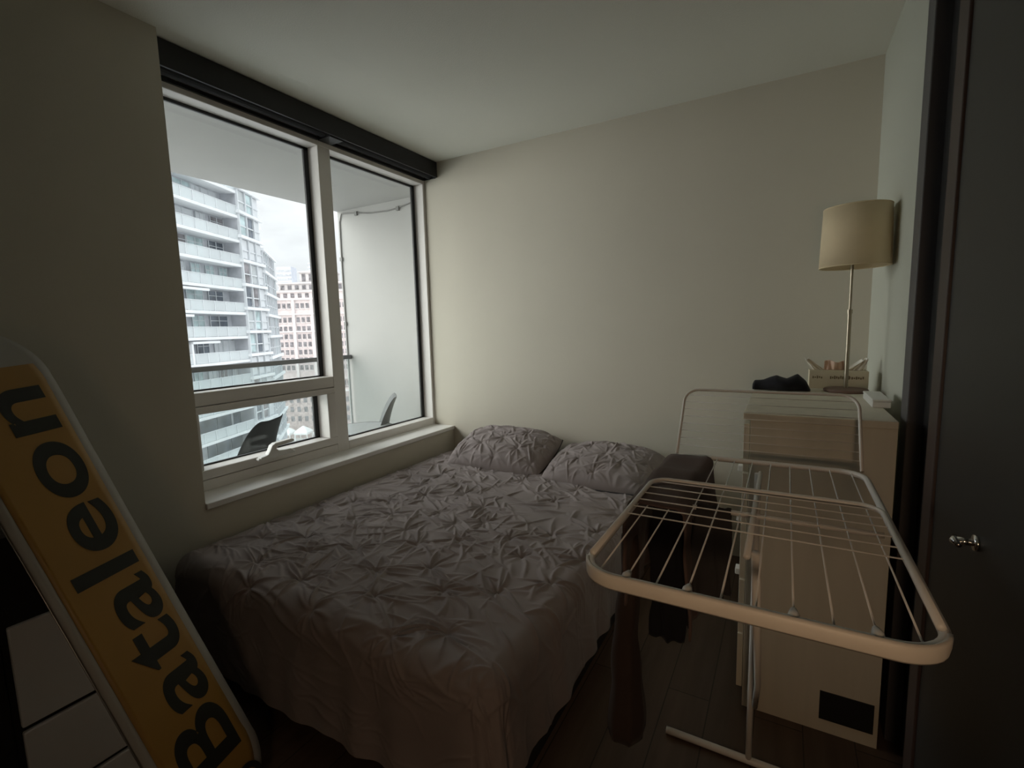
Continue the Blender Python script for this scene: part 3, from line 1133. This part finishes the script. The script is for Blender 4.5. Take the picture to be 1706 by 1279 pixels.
for z, r in ((1.523, 0.1175), (1.748, 0.1105)):
    bm = bm_new()
    tube(bm, [(LX + 0.006 + r * math.cos(a * PI / 24), LY + r * math.sin(a * PI / 24), z) for a in range(48)], 0.0026, 6, closed=True)
    part('shade_trim', bm, M['shade'], sh, smooth=True)
bm = bm_new()
for k in range(3):
    a = k * 2 * PI / 3 + 0.5
    tube(bm, [(LX, LY, 1.565), (LX + 0.006 + 0.116 * math.cos(a), LY + 0.116 * math.sin(a), 1.535)], 0.002, 6)
part('shade_spider', bm, M['brass'], lamp)
bm = bm_new()
lathe(bm, [(0.014, 1.575), (0.016, 1.60), (0.030, 1.635), (0.032, 1.66), (0.022, 1.685), (0.0005, 1.694)], LX, LY, 20)
part('light_bulb', bm, M['bulb'], lamp, smooth=True)

# tissue box behind the lamp
TX0, TX1, TY0, TY1 = 2.243, 2.452, -0.44, -0.33
tx = thing('tissue_box', ((TX0 + TX1) / 2, (TY0 + TY1) / 2, DZ), 'flat beige printed tissue box with a tissue sticking out behind the lamp pole', 'tissue box')
part('carton', boxes(((TX0, TY0, DZ), (TX1, TY1, DZ + 0.076))), M['card'], tx, bevel=0.0015)
bm = bm_new()
for (a, b, z0, z1) in ((0.012, 0.050, 0.043, 0.055), (0.075, 0.125, 0.042, 0.056), (0.150, 0.195, 0.042, 0.054)):
    # rows of small indistinct printed blocks
    n = int((b - a) / 0.007)
    for i in range(n):
        x = TX0 + a + i * (b - a) / n
        box(bm, (x, TY0 - 0.0006, DZ + z0 + 0.002 * (i % 2)), (x + 0.0052, TY0 - 0.0001, DZ + z1 - 0.002 * ((i + 1) % 3)))
part('printed_band', bm, M['print_'], tx)
bm = bm_new()
lathe(bm, [(0.0001, 0), (0.009, 0)], 0, 0, 20)
bmesh.ops.rotate(bm, verts=bm.verts[:], cent=(0, 0, 0), matrix=Matrix.Rotation(PI / 2, 3, 'X'))
bmesh.ops.translate(bm, verts=bm.verts[:], vec=(TX0 + 0.138, TY0 - 0.0005, DZ + 0.049))
part('printed_emblem', bm, M['print_'], tx)
ax = np.linspace(0, 1, 30)
bx_ = np.linspace(0, 1, 14)
A, B = np.meshgrid(ax, bx_, indexing='ij')
for nm, x0, x1, hgt, m, ph in (('tissue', 0.055, 0.130, 0.040, 'tissue_p', 0.0), ('tissue_corner', 0.010, 0.060, 0.048, 'tissue', 1.4), ('tissue_corner', 0.125, 0.195, 0.050, 'tissue', 2.7)):
    lift = B * hgt
    lean = (-0.03 if ph == 1.4 else (0.022 if ph == 2.7 else 0.0)) * B
    Pt = np.stack([TX0 + x0 + (x1 - x0) * A * (1 - (0.7 * B if ph else 0.06 * B)) + lean + (0.0 if ph != 2.7 else 0.04 * B),
                   (TY0 + TY1) / 2 + 0.012 * np.sin(A * 9 + ph) * B - 0.02 * B + 0.004 * np.sin(A * 22),
                   DZ + 0.075 + lift * (1 + 0.12 * np.sin(A * 7 + ph))], 2)
    bm = bm_new()
    grid(bm, Pt)
    part(nm, bm, M[m], tx, smooth=True, solid=0.0012)

# black cloth bundle on the dresser
n1, n2 = 48, 20
A, B = np.meshgrid(np.linspace(0, 1, n1), np.linspace(0, 2 * PI, n2, endpoint=False), indexing='ij')
ht = np.interp(A, [0, 0.03, 0.2, 0.42, 0.6, 0.78, 0.93, 1], [0.012, 0.020, 0.022, 0.031, 0.027, 0.034, 0.020, 0.004])
wd_ = np.interp(A, [0, 0.03, 0.3, 0.7, 0.95, 1], [0.02, 0.035, 0.05, 0.055, 0.04, 0.01])
Pb = np.stack([2.030 + 0.215 * A, -0.545 + wd_ * np.cos(B) + 0.01 * np.sin(A * 9), DZ + ht * (1 + np.sin(B)) * (1 + 0.04 * np.sin(A * 14 + B * 2))], 2)
bm = bm_new()
Pc = np.concatenate([Pb, Pb[:, :1]], 1)
grid(bm, Pc)
bmesh.ops.remove_doubles(bm, verts=bm.verts[:], dist=1e-5)
bmesh.ops.holes_fill(bm, edges=bm.edges[:], sides=40)
gl = obj('black_bundle', bm, M['black_fab'], None, smooth=True)
tag(gl, 'rolled-up black cloth lying on the dresser left of the tissue box', 'cloth')

# small white box at the edge of the dresser
wb = thing('charger_box', (2.43, -0.80, DZ), 'small white flat box at the right edge of the dresser top', 'box')
part('box_body', boxes(((2.405, -0.92, DZ), (2.455, -0.70, DZ + 0.020))), M['plastic_w'], wb, bevel=0.003)
part('box_lid', boxes(((2.404, -0.921, DZ + 0.020), (2.456, -0.699, DZ + 0.028))), M['plastic_w'], wb, bevel=0.003)

# ------------------------------------------------------------------ clothes airer
RZ = 0.91
RX0, RX1, RY0, RY1 = 1.858, 2.342, -2.150, -1.335
RC = (RX0 + RX1) / 2
rk = thing('drying_rack', (RC, -1.75, 0.0), 'white folding clothes drying rack with wire wings in front of the dresser', 'drying rack')


def rrect(x0, x1, y0, y1, r, z, seg=7):
    pts = []
    for (ccx, ccy, a0) in ((x1 - r, y1 - r, 0), (x0 + r, y1 - r, 90), (x0 + r, y0 + r, 180), (x1 - r, y0 + r, 270)):
        for k in range(seg + 1):
            a = R(a0 + 90 * k / seg)
            pts.append((ccx + r * math.cos(a), ccy + r * math.sin(a), z))
    return pts


bm = bm_new()
tube(bm, rrect(RX0, RX1, RY0, RY1, 0.062, RZ), 0.0075, 10, closed=True)
mf = part('main_frame', bm, M['rack'], rk, smooth=True)
# flat edge strip along the near bar, following its rounded ends
strip = []
for k in range(10):
    a = R(180 + 75 * k / 9 + 15)
    strip.append((RX0 + 0.062 + 0.066 * math.cos(a), RY0 + 0.062 + 0.066 * math.sin(a)))
for k in range(10):
    a = R(270 + 75 * k / 9)
    strip.append((RX1 - 0.062 + 0.066 * math.cos(a), RY0 + 0.062 + 0.066 * math.sin(a)))
bm = bm_new()
Ps = np.zeros((len(strip), 4, 3))
for i, (x, y) in enumerate(strip):
    t = i / (len(strip) - 1)
    lo = RZ - 0.016 + 0.016 * max(0, (0.12 - min(t, 1 - t)) / 0.12) ** 1.2
    hi = RZ + 0.008
    for j, (dy, z) in enumerate(((0, hi), (-0.003, hi - 0.004), (-0.003, lo + 0.004), (0, lo))):
        Ps[i, j] = (x, y + dy, z)
grid(bm, Ps)
part('edge_strip', bm, M['rackstrip'], rk, smooth=True, solid=0.006)['label'] = 'flat cream strip along the near bar'
xs = [RX0 + 0.030 + i * (RX1 - RX0 - 0.060) / 9 for i in range(10)]
for i, x in enumerate(xs):
    bm = bm_new()
    tube(bm, [(x, RY0 + 0.004 + (0.012 if i in (0, 9) else 0), RZ + 0.001), (x, RY1 - 0.003 - (0.012 if i in (0, 9) else 0), RZ + 0.001)], 0.0016, 6)
    w = part('wire', bm, M['rack'], rk, smooth=True)
    if i in (1, 3, 6, 8):
        bm = bm_new()
        tube(bm, [(x, RY0 - 0.004, RZ + 0.000), (x, RY0 + 0.010, RZ + 0.004), (x, RY0 + 0.026, RZ + 0.002)], [0.008, 0.0075, 0.0045], 10)
        part('wire_cap', bm, M['plastic_w'], w, smooth=True)


def wing(hinge_y, length, ang, nw, sgn, z0, shrink, first, wr=0.0014):
    """a U-shaped side wing hinged at hinge_y, its wires running across"""
    ca, sa = math.cos(ang), math.sin(ang)

    def pt(x, q):
        return (x, hinge_y + sgn * q * ca, z0 + q * sa)
    x0, x1 = RX0 + shrink, RX1 - shrink
    r = 0.045
    pts = [pt(x0, 0), pt(x0, length * 0.5), pt(x0, length - r)]
    for k in range(1, 8):
        a = R(180 - 90 * k / 8)
        pts.append(pt(x0 + r + r * math.cos(a), length - r + r * math.sin(a)))
    for k in range(0, 9):
        a = R(90 - 90 * k / 8)
        pts.append(pt(x1 - r + r * math.cos(a), length - r + r * math.sin(a)))
    pts += [pt(x1, length * 0.5), pt(x1, 0)]
    bm = bm_new()
    tube(bm, pts, 0.0055 if ang == 0 else 0.0045, 10)
    wf = part('wing', bm, M['rack'], rk, smooth=True)
    for i in range(nw):
        q = first + (length - 0.022 - first) * i / (nw - 1)
        ins = max(0.0, q - (length - r))
        ins = r - math.sqrt(max(r * r - ins * ins, 0))
        bm = bm_new()
        tube(bm, [pt(x0 + ins, q), pt(x1 - ins, q)], wr, 6)
        part('wing_wire', bm, M['rack'], wf, smooth=True)
    return wf


wing(RY0 + 0.035, 0.455, 0.0, 6, 1, RZ + 0.019, 0.010, 0.20)      # near wing folded back over the main frame
wing(RY1 + 0.004, 0.235, R(52), 8, 1, RZ + 0.004, 0.004, 0.030, 0.0011)     # far wing raised

# crossed centre legs with foot bars
bm = bm_new()
tube(bm, [(RC - 0.006, RY1 + 0.02 - 0.09, RZ - 0.012), (RC - 0.006, -1.375, 0.30), (RC - 0.006, -1.405, 0.016)], 0.009, 10)
lg = part('leg', bm, M['rack'], rk, smooth=True)
bm = bm_new()
tube(bm, [(RC - 0.245, -1.405, 0.012), (RC + 0.245, -1.405, 0.012)], 0.011, 10)
part('foot_bar', bm, M['rack'], lg, smooth=True)
bm = bm_new()
tube(bm, [(RC + 0.014, RY0 + 0.22, RZ - 0.012), (RC + 0.014, -1.50, 0.33), (RC + 0.006, -1.402, 0.19)], 0.008, 10)
part('leg_brace', bm, M['rack'], rk, smooth=True)
bm = bm_new()
tube(bm, [(RC, RY0 + 0.20, RZ - 0.012), (RC, RY1 - 0.06, RZ - 0.012)], 0.006, 8)
part('centre_rail', bm, M['rack'], rk, smooth=True)
bm = bm_new()
tube(bm, [(RX0 + 0.01, -1.72, RZ - 0.019), (RX1 - 0.01, -1.72, RZ - 0.019)], 0.006, 8)
part('cross_bar', bm, M['rack'], rk, smooth=True)


# ------------------------------------------------------------------ clothes on the airer
def drape(path, axis, w0, w1, n=26, wav=0.008, taper=0.0, seed=0, freq=18):
    """cloth hung along a cross-section path [(a, z)], spread along the other horizontal axis"""
    r = np.random.RandomState(seed)
    ph = r.rand(4) * 6
    # resample the path
    pp = np.array(path, float)
    sg = np.sqrt((np.diff(pp, axis=0) ** 2).sum(1))
    cs = np.concatenate([[0], np.cumsum(sg)])
    t = np.linspace(0, cs[-1], 60)
    a = np.interp(t, cs, pp[:, 0])
    z = np.interp(t, cs, pp[:, 1])
    zt = z.max()
    P = np.zeros((60, n, 3))
    for j in range(n):
        s = j / (n - 1)
        k = np.clip((zt - z) / 0.4, 0, 1)
        wob = wav * k * (np.sin(freq * s + ph[0] + 2 * z) + 0.5 * np.sin(freq * 2.3 * s + ph[1]))
        sh = (s - 0.5) * taper * k * (w1 - w0)
        b = w0 + s * (w1 - w0) + sh
        sag = -0.004 * np.abs(np.sin(s * 9 + ph[2])) * (k < 0.05)
        if axis == 'y':
            P[:, j] = np.stack([a + wob, b + 0.004 * np.sin(z * 30 + s * 8), z + sag], 1)
        else:
            P[:, j] = np.stack([b + 0.004 * np.sin(z * 30 + s * 8), a + wob, z + sag], 1)
    I, J = np.meshgrid(np.linspace(0, 1, 60), np.linspace(0, 1, n), indexing='ij')
    P[..., 0] += 0.008 * (vnoise(I * 2, J, seed + 30, 7) - 0.5)
    P[..., 2] += 0.009 * (vnoise(I * 2, J, seed + 31, 6) - 0.35)
    return P


zt = RZ + 0.0105
g1 = thing('brown_garment', (1.87, -1.6, 0.30), 'brown garment draped over the far left corner of the drying rack', 'clothes')
Pg = drape([(1.838, 0.66), (1.838, 0.88), (1.845, zt - 0.002), (1.86, zt), (1.90, zt), (1.955, zt - 0.001), (1.968, zt - 0.012), (1.972, 0.86), (1.985, 0.62)],
           'y', -1.82, -1.352, wav=0.010, seed=5)
bm = bm_new()
grid(bm, Pg)
part('garment_body', bm, M['brown_fab'], g1, smooth=True, solid=0.005)
bm = bm_new()
pts, rad = [], []
for k in range(26):
    t = k / 25
    z = 0.80 - 0.55 * t
    pts.append((1.826 - 0.016 * t + 0.004 * math.sin(t * 9), -1.735 + 0.02 * t, z))
    rad.append(0.020 + 0.028 * t ** 1.3 + 0.002 * math.sin(t * 23))
tube(bm, pts, rad, 24)
for v in bm.verts:
    th = math.atan2(v.co.y + 1.72, v.co.x - 1.82)
    kz = (0.80 - v.co.z) / 0.62
    v.co.x += 0.004 * math.sin(th * 6 + 4 * kz) * kz
    v.co.y += 0.006 * math.cos(th * 5 + 2) * kz + (v.co.y + 1.72) * 0.35 * kz
part('garment_leg', bm, M['dkbrown_fab'], g1, smooth=True)

zb = RZ - 0.006
g2 = thing('black_garment', (1.97, -1.72, 0.45), 'black trousers folded over the cross bar beneath the rack wires', 'clothes')
Pg = drape([(-1.760, 0.565), (-1.752, 0.72), (-1.735, 0.875), (-1.722, zb - 0.001), (-1.712, 0.878), (-1.690, 0.70), (-1.675, 0.60)],
           'x', 1.878, 1.972, wav=0.006, taper=-0.15, seed=9, freq=7)
bm = bm_new()
grid(bm, Pg)
part('trouser_leg', bm, M['black_fab'], g2, smooth=True, solid=0.006)
Pg = drape([(-1.775, 0.68), (-1.748, 0.80), (-1.735, 0.878), (-1.722, zb - 0.001), (-1.712, 0.880), (-1.680, 0.74), (-1.665, 0.66)],
           'x', 1.976, 2.055, wav=0.006, taper=-0.2, seed=12, freq=7)
bm = bm_new()
grid(bm, Pg)
part('trouser_leg', bm, M['grey_fab'], g2, smooth=True, solid=0.006)

# ------------------------------------------------------------------ black cabinet with white drawers, bottom left
cbn = thing('storage_cabinet', (0.28, -2.66, 0.0), 'black cabinet with stacked white drawers against the left wall behind the yellow snowboard', 'cabinet')
part('carcass', boxes(((0.012, -3.05, 0.0), (0.565, -2.315, 0.86))), M['blackcab'], cbn, bevel=0.003)
for z0, z1 in ((0.015, 0.172), (0.184, 0.378), (0.390, 0.648)):
    part('drawer', boxes(((0.566, -2.545, z0), (0.580, -2.330, z1))), M['whitedraw'], cbn, bevel=0.004)
for z0, z1 in ((0.015, 0.86 - 0.20), (0.67, 0.85)):
    part('door', boxes(((0.566, -3.04, z0), (0.578, -2.56, z1))), M['blackcab'], cbn, bevel=0.003)

# ------------------------------------------------------------------ snowboard
K = 0.87
a_ = Vector((-0.4461, -0.1852, 1)).normalized()
w_ = Vector((-0.152, 0.988, 0))
w_ = (w_ - a_ * w_.dot(a_)).normalized()
n_ = a_.cross(-w_)
P0 = CAM + (Vector((0.700, -2.183, 0)) - CAM) * K
sb = thing('snowboard', tuple(P0), 'yellow snowboard with dark lettering leaning in the left foreground', 'snowboard')
S0, S1 = -0.175 * K, 1.535 * K
HW = 0.1405 * K
LN = S1 - S0


def half_width(s, hw, inset=0.0):
    """outline: nearly straight sides, blunt rounded tip and tail"""
    tn = 0.175
    q0, q1 = s - (S0 + inset), (S1 - inset) - s
    q = min(q0, q1)
    if q <= 0:
        return 0.0
    if q < tn:
        return (hw - inset) * (1 - (1 - q / tn) ** 2.3) ** 0.52
    return hw - inset - 0.004 * math.sin(PI * (s - S0) / LN)


def lift(s):
    """tip and tail curve away from the base side"""
    q = max(0.0, s - (S1 - 0.24))
    p = max(0.0, (S0 + 0.20) - s)
    return -0.85 * q * q - 0.85 * p * p


def board_grid(s0, s1, inset, off, ns=90, nw=15, end=0.0):
    Pn = np.zeros((ns, nw, 3))
    for i in range(ns):
        t = i / (ns - 1)
        t = 0.5 - 0.5 * math.cos(PI * t)
        s = s0 + (s1 - s0) * t
        hw = half_width(s, HW, inset)
        for j in range(nw):
            f = -1 + 2 * j / (nw - 1)
            p = P0 + a_ * s + w_ * (hw * f) + n_ * (off + lift(s))
            Pn[i, j] = p
    return Pn


bm = bm_new()
grid(bm, board_grid(S0 + 1e-4, S1 - 1e-4, 0.0, -0.006))
part('board_body', bm, M['board_w'], sb, smooth=True, solid=0.011)
bm = bm_new()
grid(bm, board_grid(S0 + 0.08, S1 - 0.135, 0.020, 0.0004))
part('base_panel', bm, M['board_y'], sb, smooth=True, solid=0.0008)['label'] = 'yellow base panel'
bm = bm_new()
edge = []
for sgn in (1, -1):
    rng_s = [S0 + 0.002 + (LN - 0.004) * (0.5 - 0.5 * math.cos(PI * i / 60)) for i in range(61)]
    if sgn < 0:
        rng_s = rng_s[::-1]
    for s in rng_s:
        edge.append(P0 + a_ * s + w_ * (sgn * (half_width(s, HW) + 0.0006)) + n_ * (lift(s) - 0.0125))
tube(bm, edge, 0.0018, 6, closed=True)
part('steel_edge', bm, M['steel'], sb, smooth=True)


def lettering(word, start, end, baseline, m, parent, name):
    """flat letters along the board: reading direction a_, letters' up direction -w_"""
    cu = bpy.data.curves.new(name, 'FONT')
    cu.body = word
    cu.size = 1.0
    cu.offset = 0.016
    cu.extrude = 0.0005 / 0.2
    cu.space_character = 1.06
    to = bpy.data.objects.new(name, cu)
    C.objects.link(to)
    dg = bpy.context.evaluated_depsgraph_get()
    dg.update()
    me = bpy.data.meshes.new_from_object(to.evaluated_get(dg))
    bpy.data.objects.remove(to)
    xs_ = [v.co.x for v in me.vertices]
    x0, x1 = min(xs_), max(xs_)
    k = (end - start) / (x1 - x0)
    ky = 0.235 * K
    for v in me.vertices:
        x, y, z = v.co
        p = P0 + a_ * (start + (x - x0) * k) + w_ * (baseline - y * ky) + n_ * (0.0016 + z * 0.2 + lift(start + (x - x0) * k))
        v.co = p - sb.location
    me.materials.clear()
    me.materials.append(m)
    o = bpy.data.objects.new(name, me)
    C.objects.link(o)
    o.parent = parent
    return o


lettering('Bataleon', 0.022 * K, 1.305 * K, 0.088 * K, M['board_k'], sb, 'lettering')['label'] = 'dark word along the base'
# the emblem printed below the first letter
bm = bm_new()
cpt = P0 + a_ * (-0.085 * K) + w_ * (0.062 * K) + n_ * 0.0014
ringp = [cpt + a_ * (0.036 * K * math.cos(t * PI / 20)) + w_ * (0.036 * K * math.sin(t * PI / 20)) for t in range(40)]
tube(bm, ringp, 0.0075, 6, closed=True)
for v in bm.verts:
    q = (v.co - cpt).dot(n_)
    v.co -= n_ * (q * 0.9)
part('emblem_ring', bm, M['board_k'], sb)
